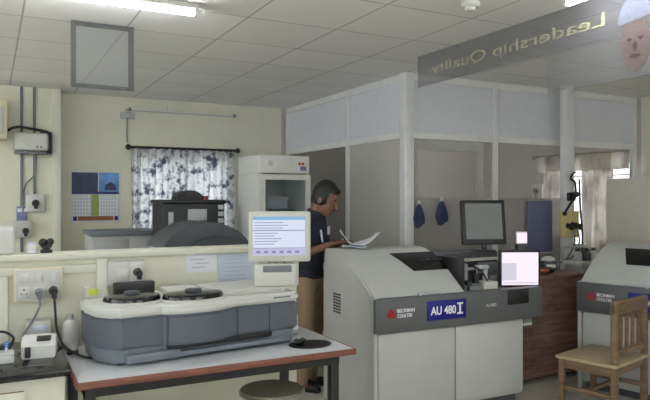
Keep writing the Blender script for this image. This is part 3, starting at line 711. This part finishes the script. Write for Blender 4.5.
# ------------------------------------------------------------------ the large floor analyzers
PROF = [(.03, .90), (.10, .955), (.23, 1.05), (.34, 1.115), (.43, 1.16), (.52, 1.188), (.62, 1.2), (.80, 1.195), (.80, 1.04), (.50, 1.0), (.30, .94), (.12, .89), (.03, .885)]
def on_lid(x, y):
    for (a, c), (d, e) in zip(PROF, PROF[1:]):
        if a <= y <= d: return (x, y, c+(e-c)*(y-a)/(d-a))
def analyzer(label, loc, rz, win):
    r = thing('floor_analyzer', label, 'lab analyzer', loc, rz)
    Wd, LW = 1.53, .80
    MB().box(.02, 1.36, .03, .78, .06, .66, .006).build('lower_cabinet', BODYW, r)
    MB().box(.06, 1.32, .06, .75, 0, .065).build('plinth', DGREY, r)
    for x0, x1 in ((.03, .69), (.70, 1.355)):
        d = MB().box(x0, x1, .012, .03, .09, .645, .005).build('door', BODYW, r)
    # flank whose upper edge sweeps down to the front
    side = [(.0, .0), (.80, .0), (.80, 1.08), (.74, 1.085), (.62, 1.075), (.46, 1.035), (.28, .965), (.12, .905), (.0, .90)]
    MB().prism(side, -.012, .02, lambda a, c, f: (f, a, c), .006).build('side_panel', BODYW, r)
    MB().prism([(.06, .66), (.80, .66), (.80, 1.07), (.62, 1.06), (.46, 1.02), (.28, .95), (.12, .885), (.06, .885)], .02, LW, lambda a, c, f: (f, a, c)).build('upper_body', BODYW, r)
    b = MB()
    for k in range(7): b.box(-.016, -.011, .50, .62, .715+k*.023, .727+k*.023)
    b.build('vent', DGREY, r)
    # front control band
    MB().box(-.012, Wd, -.02, .06, .655, .895, .008).build('front_panel', PANELG, r)
    MB().box(1.36, Wd-.02, .03, .50, .60, .88, .006).build('end_bracket', PANELG, r)
    MB().box(1.375, 1.47, .03, .2, .585, .655, .006).build('latch_block', OFFW, r)
    lid = MB().prism(PROF, -.005, LW, lambda a, c, f: (f, a, c), .014).build('lid', BODYW, r)
    # smoked window laid on the lid curve
    b = MB(); N = 8; y0, y1 = .225, .44; rows = []
    for j in range(N+1):
        f = j/N; y = y0+(y1-y0)*f
        xl = win[0]+(win[1]-win[0])*f; xr = LW-.012
        row = []
        for k in range(9):
            p = on_lid(xl+(xr-xl)*k/8, y); row.append(b.bm.verts.new((p[0], p[1]-.003, p[2]+.005)))
        rows.append(row)
    for A, B in zip(rows, rows[1:]):
        for k in range(8): b.bm.faces.new((A[k], A[k+1], B[k+1], B[k]))
    ret = bmesh.ops.extrude_face_region(b.bm, geom=b.bm.faces[:])
    bmesh.ops.translate(b.bm, vec=(0, .006, -.012), verts=[v for v in ret['geom'] if isinstance(v, bmesh.types.BMVert)])
    bmesh.ops.recalc_face_normals(b.bm, faces=b.bm.faces[:])
    w = b.build('viewing_window', BLACKGL, lid)
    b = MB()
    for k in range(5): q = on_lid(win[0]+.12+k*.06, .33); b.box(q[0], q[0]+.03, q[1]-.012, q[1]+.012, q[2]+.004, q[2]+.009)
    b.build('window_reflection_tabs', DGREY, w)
    hd = MB(); hd.box(.37, .56, -.005, .04, .893, .915, .006); hd.build('lid_handle', LGREY, lid); MB().box(.385, .545, -.012, .03, .896, .904).build('grip_recess', GREYP, lid)
    # open mechanism bay
    MB().box(LW, 1.50, .05, .78, .66, .875, .004).build('deck', LGREY, r)
    MB().box(LW, 1.50, .47, .79, .875, 1.14, .01).build('rear_housing', mat('housing_dark', (58, 60, 64), .5), r)
    MB().box(LW+.01, 1.49, .44, .47, 1.07, 1.095, .004).build('gantry_rail', OFFW, r)
    MB().box(LW+.01, 1.20, .30, .33, 1.015, 1.035, .003).build('gantry_rail', LGREY, r)
    for x, y, h in ((.92, .32, .17), (1.08, .38, .2), (1.20, .28, .15)):
        p = MB().cyl((x, y, .875), (x, y, .875+h), .022).box(x-.10, x+.03, y-.02, y+.02, .875+h, .905+h, .006).build('probe_arm', LGREY, r)
        MB().cyl((x-.085, y, .875+h), (x-.085, y, .90), .006).build('probe', STEEL, p)
    MB().lathe([(.13, 0), (.13, .05), (.10, .055), (.001, .055)], (.95, .22, .875), 28).build('sample_wheel', GREYP, r)
    MB().box(1.06, 1.20, .12, .24, .875, .94, .006).build('wash_station', OFFW, r); MB().box(.88, .92, .10, .16, .875, .96, .004).build('mixer_block', DARK, r)
    MB().box(1.0, 1.04, .16, .2, .875, 1.0, .004).build('mixer_block', DARK, r)
    MB().box(1.02, 1.10, .064, .10, .875, .888).build('sticker', YEL, r)
    MB().box(1.24, 1.46, .40, .43, .875, 1.06, .004).build('back_plate', GREYP, r); MB().box(1.22, 1.44, .24, .38, .875, .97, .006).build('pump_block', PANELG, r)
    MB().box(.84, 1.0, .40, .44, .90, 1.04, .004).build('syringe_block', LGREY, r); MB().box(.86, .89, .385, .402, .93, 1.02).build('syringe_scale', DARK, r); MB().box(.94, .97, .385, .402, .93, 1.02).build('syringe_scale', DARK, r)
    MB().tube([(.98, .42, 1.05), (1.02, .30, 1.08), (1.10, .22, 1.02), (1.14, .18, .94)], .008).build('sample_line', DARK, r)
    MB().box(LW, LW+.02, .06, .47, .875, 1.14, .004).build('bay_wall', DARK, r)
    # marks on the band
    MB().box(.42, .765, -.026, -.018, .715, .855, .002).build('name_plate', BLUE, r)
    pl = [o for o in r.children if o.name.startswith('name_plate')][-1]
    text('lettering', 'AU 480', .225, .062, face_y(.445, -.026, .752), SIGNW, pl, .002, .022)
    b = MB(); b.box(.70, .715, -.029, -.026, .745, .83).box(.682, .733, -.029, -.026, .817, .83).box(.682, .733, -.029, -.026, .745, .758); b.build('roman_numeral', SIGNW, pl)
    mk = MB()
    for k in range(3):
        a = PI/2+k*2*PI/3; cx, cz = .118+.016*math.cos(a), .785+.016*math.sin(a)
        mk.cyl((cx, -.02, cz), (cx, -.024, cz), .021, n=20)
    mk.build('logo_mark', RED, r)
    text('maker_name', 'BECKMAN', .145, .026, face_y(.165, -.0215, .793), SIGNW, r, .0015, .015)
    text('maker_name', 'COULTER', .125, .026, face_y(.165, -.0215, .757), SIGNW, r, .0015, .015)
    text('model_name', 'AU480', .10, .024, face_y(.955, -.0215, .775), mat('pale_ink', (190, 192, 192), .5), r, .0015, .01)
    MB().box(1.17, 1.38, -.026, -.018, .775, .893, .003).build('card_reader', DARK, r)
    return r
analyzer('off-white floor analyzer with a blue name plate, beside the man reading papers', (2.37, 3.77, 0), math.radians(-1.5), (.47, .385))
analyzer('partly cut off reflection of an off-white floor analyzer, built solid behind the wooden chair', (4.40, 3.79, 0), math.radians(-76), (.30, .20))  # reflection in the glass, built as a solid second analyzer

t = thing('monitor', 'black monitor with a dull grey screen on the back of the large analyzer', 'monitor', (3.785, 4.26, 1.14), math.radians(-22))
MB().lathe([(.10, 0), (.10, .012), (.03, .02), (.001, .02)], n=28, sc=(1, .7)).build('stand_base', DARK, t); MB().cyl((0, .0, .01), (0, .03, .16), .022).build('stand_neck', DARK, t)
Mx = Matrix.Translation((0, -.01, .06)) @ Matrix.Rotation(math.radians(-9), 4, 'X')
MB().box(-.195, .195, -.01, .035, 0, .385, .008, M=Mx).build('screen_case', DARK, t)
MB().box(-.162, .162, -.0125, -.008, .045, .355, M=Mx).build('display', SCRGREY, t)
t = thing('monitor', 'small black monitor showing a bright white page at the end of the large analyzer', 'monitor', (3.80, 3.86, .875), math.radians(-24))
MB().box(-.06, .06, -.0, .09, 0, .02, .004).build('stand_base', DARK, t); MB().box(-.02, .02, .04, .06, .015, .12, .003).build('stand_neck', DARK, t)
MB().box(-.165, .165, -.01, .035, .012, .305, .006).build('screen_case', DARK, t)
s = MB().box(-.15, .15, -.0135, -.009, .022, .285).build('display', SCREENW, t)
b = MB(); b.box(-.15, -.03, -.015, -.013, .06, .20).box(-.14, .13, -.015, -.013, .035, .045); b.build('page_block', emit('page_grey', (226, 222, 236), .95), s)
t = thing('screen_ghost', 'tiny white ghost reflection of a screen, built on a blue-grey stand behind the bright monitor', 'display', (4.225, 4.28, .93), math.radians(-25))  # glowing face stands in for a ghost reflection of the screen
MB().box(-.035, .055, -.03, .05, 0, .28, .008).build('pedestal', DGREY, t); MB().box(-.055, .05, -.04, .0, .26, .37, .006).build('screen_case', OFFW, t); MB().box(-.048, .043, -.043, -.039, .268, .362).build('display', SCREENW, t)
# brown desk
t = thing('desk', 'dark brown wooden desk between the two floor analyzers', 'desk', (3.95, 4.02, 0))
MB().box(-.0, .80, -.02, .60, .90, .93, .004).build('desktop', WOODD, t)
MB().box(.01, .03, 0, .58, 0, .9).box(.77, .79, 0, .58, 0, .9).build('side_panel', WOODD, t)
MB().box(.03, .77, 0, .02, .06, .9).build('front_panel', WOODD, t)
t = thing('label_printer', 'white rounded desk device on the brown desk beside the blue-grey board', 'desk device', (4.60, 4.30, .93), -.3)
MB().box(-.08, .05, -.06, .06, 0, .09, .015).build('body', DGREY, t); MB().ball((-.015, -.01, .10), .06, (1.1, .8, .55), 16).build('dome', WHITE, t); MB().box(-.06, .03, -.068, -.058, .03, .06, .004).build('slot', WHITE, t)
t = thing('pouch', 'black pouch with a red-brown flap lying on the brown desk', 'pouch', (4.38, 4.12, .93))
MB().ball((0, 0, .03), .06, (1.6, .8, .5), 16).build('bag', DARK, t); MB().ball((-.06, -.03, .03), .035, (1.5, .8, .6), 14).build('flap', mat('rust', (150, 84, 66), .7), t)
# papers
t = thing('papers', 'crumpled white papers held open by the man on the large analyzer', 'papers', (2.63, 4.46, 1.20), math.radians(-25))
t.scale = (1.25, 1.25, 1.35)
b = MB()
def sheet(b, x0, x1, y0, y1, z, lift, ph, th=.004):
    n = 8; top = []
    for j in range(n+1):
        row = []
        for i in range(n+1):
            u, v = i/n, j/n
            row.append(b.bm.verts.new((x0+(x1-x0)*u, y0+(y1-y0)*v, z+lift*u*u+.006*(1+math.sin(6*u+4*v+ph)))))
        top.append(row)
    fs = [b.bm.faces.new((top[j][i], top[j][i+1], top[j+1][i+1], top[j+1][i])) for j in range(n) for i in range(n)]
    r = bmesh.ops.extrude_face_region(b.bm, geom=fs); bmesh.ops.translate(b.bm, vec=(0, 0, -th), verts=[v for v in r['geom'] if isinstance(v, bmesh.types.BMVert)])
sheet(b, -.10, .05, -.10, .10, .006, .0, 0); b.build('sheet', PAPERB, t)
b = MB(); sheet(b, -.02, .14, -.07, .12, .015, .07, 2); b.build('sheet', PAPER, t)
b = MB(); sheet(b, -.01, -.11, -.08, .08, .014, .085, 1); b.build('sheet', PAPER, t)

# pale divider board behind the second analyzer
t = thing('divider_board', 'plain pale grey upright divider board behind the second analyzer', 'divider', (5.40, 2.60, 0))
MB().box(0, .04, 0, 1.72, .04, 1.79, .006).build('board', mat('divider_pale', (196, 190, 176), .6, var=.03), t)
for y in (.2, 1.5): MB().box(-.12, .16, y, y+.05, 0, .045, .006).build('foot', ALU, t)
# clutter at the end of the second analyzer
t = thing('reagent_stand', 'small grey reagent stand beside the post at the second analyzer', 'stand', (5.20, 4.42, 0))
MB().box(-.14, .14, -.1, .1, 0, .95, .01).build('column', LGREY, t); MB().box(-.18, .18, -.13, .13, .95, .98, .006).build('shelf', OFFW, t)
MB().box(-.18, .18, .10, .13, 1.10, 1.12, .004).box(-.18, -.16, .10, .13, .98, 1.10).box(.16, .18, .10, .13, .98, 1.10).build('rail', LGREY, t)
for k, (x, m, lab) in enumerate(((-.10, LGREY, 'pale reagent bottle on the grey stand, nearest the service post'), (.02, DGREY, 'dark reagent bottle in the middle of the grey stand'), (.12, WHITE, 'white reagent bottle on the grey stand, nearest the divider board'))):
    c = thing('reagent_bottle', lab, 'bottle', (5.20+x, 4.40, .98), 0, 'bottles on the reagent stand')
    MB().lathe([(.035, 0), (.038, .005), (.037, .08), (.018, .10), (.001, .10)], n=18).build('body', m, c); MB().lathe([(.02, .10), (.02, .125), (.001, .125)], n=14).build('cap', DARK, c)

# ------------------------------------------------------------------ wooden chair, a reflection built solid
p1 = Vector((2.06, 4.55)); bd = Vector((.75, .66)).normalized(); sd = Vector((-.66, .75)).normalized()
def fl(v): return Vector(cw(v.x, v.y))
o0, ob, os_ = fl(p1), fl(p1+bd)-fl(p1), fl(p1+sd)-fl(p1)
# local x runs along the backrest, local y from the backrest to the front edge
t = thing('chair_reflection', 'reflection of a light brown wooden chair with slatted back, built solid before the second analyzer', 'chair', (o0.x, o0.y, 0))
Rm = Matrix(((ob.x, os_.x, 0, 0), (ob.y, os_.y, 0, 0), (0, 0, 1, 0), (0, 0, 0, 1)))
def wb(name, *a, bev=.005, parent=None): return MB().box(*a, bev, M=Rm).build(name, WOODC, parent or t)
WC = .50; DC = .42
for x in (-.02, WC-.02): wb('back_post', x, x+.045, -.02, .025, 0, .855)
for x in (-.02, WC-.02): wb('leg', x, x+.042, DC-.04, DC, 0, .385)
MB().box(-.03, WC+.035, -.025, DC+.02, .385, .412, .008, M=Rm).build('seat', mat('seat_pale', (160, 146, 116), .5, var=.06), t)
wb('top_rail', -.02, WC+.025, -.018, .02, .765, .86)
wb('back_rail', .025, WC-.02, -.012, .018, .46, .505)
for k in range(4): wb('slat', .085+k*.098, .12+k*.098, -.006, .012, .505, .765, bev=.003)
for a in ((.025, WC-.02, -.01, .015, .33, .385), (.022, WC-.02, DC-.035, DC-.01, .32, .385), (-.012, .012, .025, DC-.04, .32, .385), (WC-.012, WC+.012, .025, DC-.04, .32, .385)): wb('apron', *a, bev=.003)
for a in ((-.01, .015, .025, DC-.04, .16, .19), (WC-.012, WC+.012, .025, DC-.04, .16, .19), (.015, WC-.012, DC/2-.012, DC/2+.012, .162, .188)): wb('stretcher', *a, bev=.003)

# things on the floor behind the chair
# ------------------------------------------------------------------ person
SKIN = mat('skin', (120, 84, 66), .55, var=.05); HAIR = mat('black_hair', (18, 16, 16), .6, var=.2, scale=60, bump=.3)
SHIRT = mat('navy_shirt', (30, 35, 46), .85, var=.12); KHAKI = mat('khaki_trousers', (150, 128, 104), .85, var=.06); SHOE = mat('shoe_black', (24, 22, 22), .4)
def fuse(mb, vox, name, m, parent, smooth_it=6):
    me = bpy.data.meshes.new('tmp'); mb.bm.to_mesh(me); mb.bm.free()
    o = bpy.data.objects.new('tmp', me); COL.objects.link(o)
    r = o.modifiers.new('r', 'REMESH'); r.mode = 'VOXEL'; r.voxel_size = vox
    s = o.modifiers.new('s', 'SMOOTH'); s.factor = .5; s.iterations = smooth_it
    bpy.context.view_layer.update()
    dg = bpy.context.evaluated_depsgraph_get()
    out = bpy.data.meshes.new_from_object(o.evaluated_get(dg))
    bpy.data.objects.remove(o); bpy.data.meshes.remove(me)
    return link(name, out, m, parent, 80)
t = thing('person', 'man in navy shirt and khaki trousers bending over papers by the analyzer', 'person', (2.385, 4.86, 0), math.radians(-47))
HD = Vector((.15, 0, 1.595)); TILT = Euler((0, math.radians(24), 0))
Hm = Matrix.Translation(HD) @ TILT.to_matrix().to_4x4()
Hm = Hm @ Matrix.Scale(1.08, 4)
def hp(x, y, z): return Hm @ Vector((x, y, z))
J = {}
for s in (-1, 1):
    J['sh', s] = Vector((.02, s*.175, 1.40)); J['el', s] = Vector((.06, s*.235, 1.15)); J['wr', s] = Vector((.25, s*.11, 1.225)); J['hd', s] = Vector((.32, s*.085, 1.238))
    J['hip', s] = Vector((0, s*.09, .90)); J['kn', s] = Vector((.02, s*.105, .49)); J['an', s] = Vector((-.02, s*.11, .09))
b = MB()
b.ball(hp(0, 0, .02), .1, (.98, .78, 1.12), 24, TILT)                       # cranium
b.ball(hp(.035, 0, -.055), .07, (.92, .86, 1.0), 20, TILT)                  # face
b.ball(hp(.06, 0, -.10), .036, (.9, 1.0, .75), 16, TILT)                    # chin
b.limb(hp(.098, 0, .0), hp(.118, 0, -.035), .010, .016, 10)                 # nose
b.ball(hp(.092, 0, .022), .02, (.6, 2.2, .5), 12, TILT)                     # brow
b.ball(hp(.096, 0, -.068), .014, (.6, 1.7, .7), 12, TILT)                   # lips
for s in (-1, 1):
    b.ball(hp(-.008, s*.08, -.018), .028, (.75, .35, 1.15), 12, TILT)       # ear
    b.ball(hp(.075, s*.042, -.04), .024, (.6, .8, .8), 12, TILT)            # cheek
b.limb((.05, 0, 1.44), hp(-.02, 0, -.07), .060, .054)
b.ball((.02, 0, 1.30), .15, (.75, 1.05, 1.1), 20).ball((.0, 0, 1.08), .14, (.8, 1.02, 1.2), 20).ball((0, 0, .93), .15, (.82, 1.06, .9), 20)
for s in (-1, 1):
    b.limb((.03, 0, 1.40), J['sh', s], .075, .065)
    b.limb(J['sh', s], J['el', s], .05, .04); b.limb(J['el', s], J['wr', s], .039, .026)
    b.limb(J['hip', s], J['kn', s], .085, .055); b.limb(J['kn', s], J['an', s], .054, .037)
    b.limb(J['an', s]+Vector((-.03, 0, -.045)), J['an', s]+Vector((.13, s*.01, -.06)), .035, .028)
    # palm and five fingers curling inward over the papers
    w, h = J['wr', s], J['hd', s]; fd = (h-w).normalized(); side = Vector((0, 0, 1)).cross(fd).normalized(); up = Vector((0, 0, 1))
    for q in (-.024, -.008, .008, .024): b.limb(w+side*q*.6, h+side*q, .015, .0125, 8)
    for i, (q, L) in enumerate(((-.027, .052), (-.009, .064), (.009, .07), (.027, .062))):
        a = h+side*q; m1 = a+fd*L*.55-up*.006; e1 = m1+fd*L*.4-up*.024
        b.limb(a, m1, .0095, .0085, 8); b.limb(m1, e1, .0085, .007, 8)
    tb = w+fd*.025-side*s*.026; tm = tb+fd*.035-side*s*.022-up*.008; te = tm+fd*.03-up*.012
    b.limb(tb, tm, .012, .010, 8); b.limb(tm, te, .010, .008, 8)
fuse(b, .0065, 'body', SKIN, t, 3)
# hair cap with sideburns
b = MB()
b.ball(hp(-.012, 0, .035), .114, (.98, .82, 1.08), 24, TILT).ball(hp(-.04, 0, -.02), .098, (.7, .92, 1.05), 20, TILT).ball(hp(.05, 0, .09), .055, (.9, 1.2, .6), 16, TILT)
for s in (-1, 1): b.limb(hp(.018, s*.074, .03), hp(.016, s*.076, -.02), .012, .008, 8)
hair = fuse(b, .008, 'hair', HAIR, t, 2)
me = hair.data; bm = bmesh.new(); bm.from_mesh(me)
inv = Hm.inverted(); kill = [v for v in bm.verts if (lambda q: (q.x > .045 and q.z < .062) or (q.z < -.06))(inv @ v.co)]
bmesh.ops.delete(bm, geom=kill, context='VERTS'); bm.to_mesh(me); bm.free()
for s in (-1, 1):
    e = MB().ball(hp(.087, s*.034, .002), .0085, (.7, 1.2, .6), 12).build('eye', mat('eye_white', (150, 140, 132), .4), t); MB().ball(hp(.0915, s*.034, 0), .0046, n=8).build('pupil', DARK, e)
    MB().limb(hp(.100, s*.016, .024), hp(.086, s*.055, .024), .004, .003, 8).build('eyebrow', HAIR, t)
MB().limb(hp(.106, -.024, -.056), hp(.110, 0, -.052), .005, .006, 8).limb(hp(.110, 0, -.052), hp(.106, .024, -.056), .006, .005, 8).build('moustache', HAIR, t)
# shirt
b = MB()
b.ball((.02, 0, 1.29), .165, (.80, 1.10, 1.12), 24).ball((-.005, 0, 1.08), .158, (.84, 1.05, 1.25), 24).ball((-.005, 0, .95), .158, (.88, 1.10, .80), 24)
for s in (-1, 1):
    b.limb((.03, 0, 1.405), J['sh', s], .082, .078); mid = J['sh', s].lerp(J['el', s], .78)
    b.limb(J['sh', s], mid, .074, .066)
b.cyl((.045, 0, 1.42), (.068, 0, 1.50), .082, .070, 20)
sh = fuse(b, .009, 'shirt', SHIRT, t, 6)
MB().box(.152, .160, .05, .11, 1.29, 1.36, .004).build('badge', PAPERB, sh)
MB().limb((.146, -.09, 1.33), (.158, -.085, 1.24), .010, .008, 8).build('pen', PAPERB, sh)
# trousers and shoes
b = MB(); b.ball((0, 0, .93), .155, (.86, 1.08, .75), 24)
for s in (-1, 1): b.limb(J['hip', s], J['kn', s], .098, .073); b.limb(J['kn', s], J['an', s]+Vector((0, 0, .0)), .072, .060)
fuse(b, .010, 'trousers', KHAKI, t, 6)
for s in (-1, 1):
    a = J['an', s]; z = -a.z
    b = MB(); b.ball((a.x-.02, a.y, .045), .048, (1.1, .85, .9), 16).ball((a.x+.10, a.y+s*.008, .035), .045, (1.7, .95, .72), 16).box(a.x-.07, a.x+.17, a.y-.04, a.y+.042, 0, .02, .01)
    fuse(b, .007, 'shoe', SHOE, t, 3)

# ------------------------------------------------------------------ world and camera
w = bpy.data.worlds.new('World'); S.world = w; w.use_nodes = True
bg = w.node_tree.nodes['Background']
bg.inputs['Color'].default_value = (.92, .96, 1, 1); bg.inputs['Strength'].default_value = 6.0
cam = bpy.data.cameras.new('Camera'); co = bpy.data.objects.new('Camera', cam); COL.objects.link(co)
cam.sensor_width = 36; cam.lens = 36*640/650; cam.shift_y = -2/650; cam.clip_start = .05
co.location = (0, 0, H); co.rotation_euler = (PI/2, 0, -math.atan2(.464, .886))
S.camera = co
vs = S.view_settings
vs.view_transform = 'Standard'; vs.look = 'None'; vs.gamma = 1; vs.use_curve_mapping = False; vs.exposure = -0.08
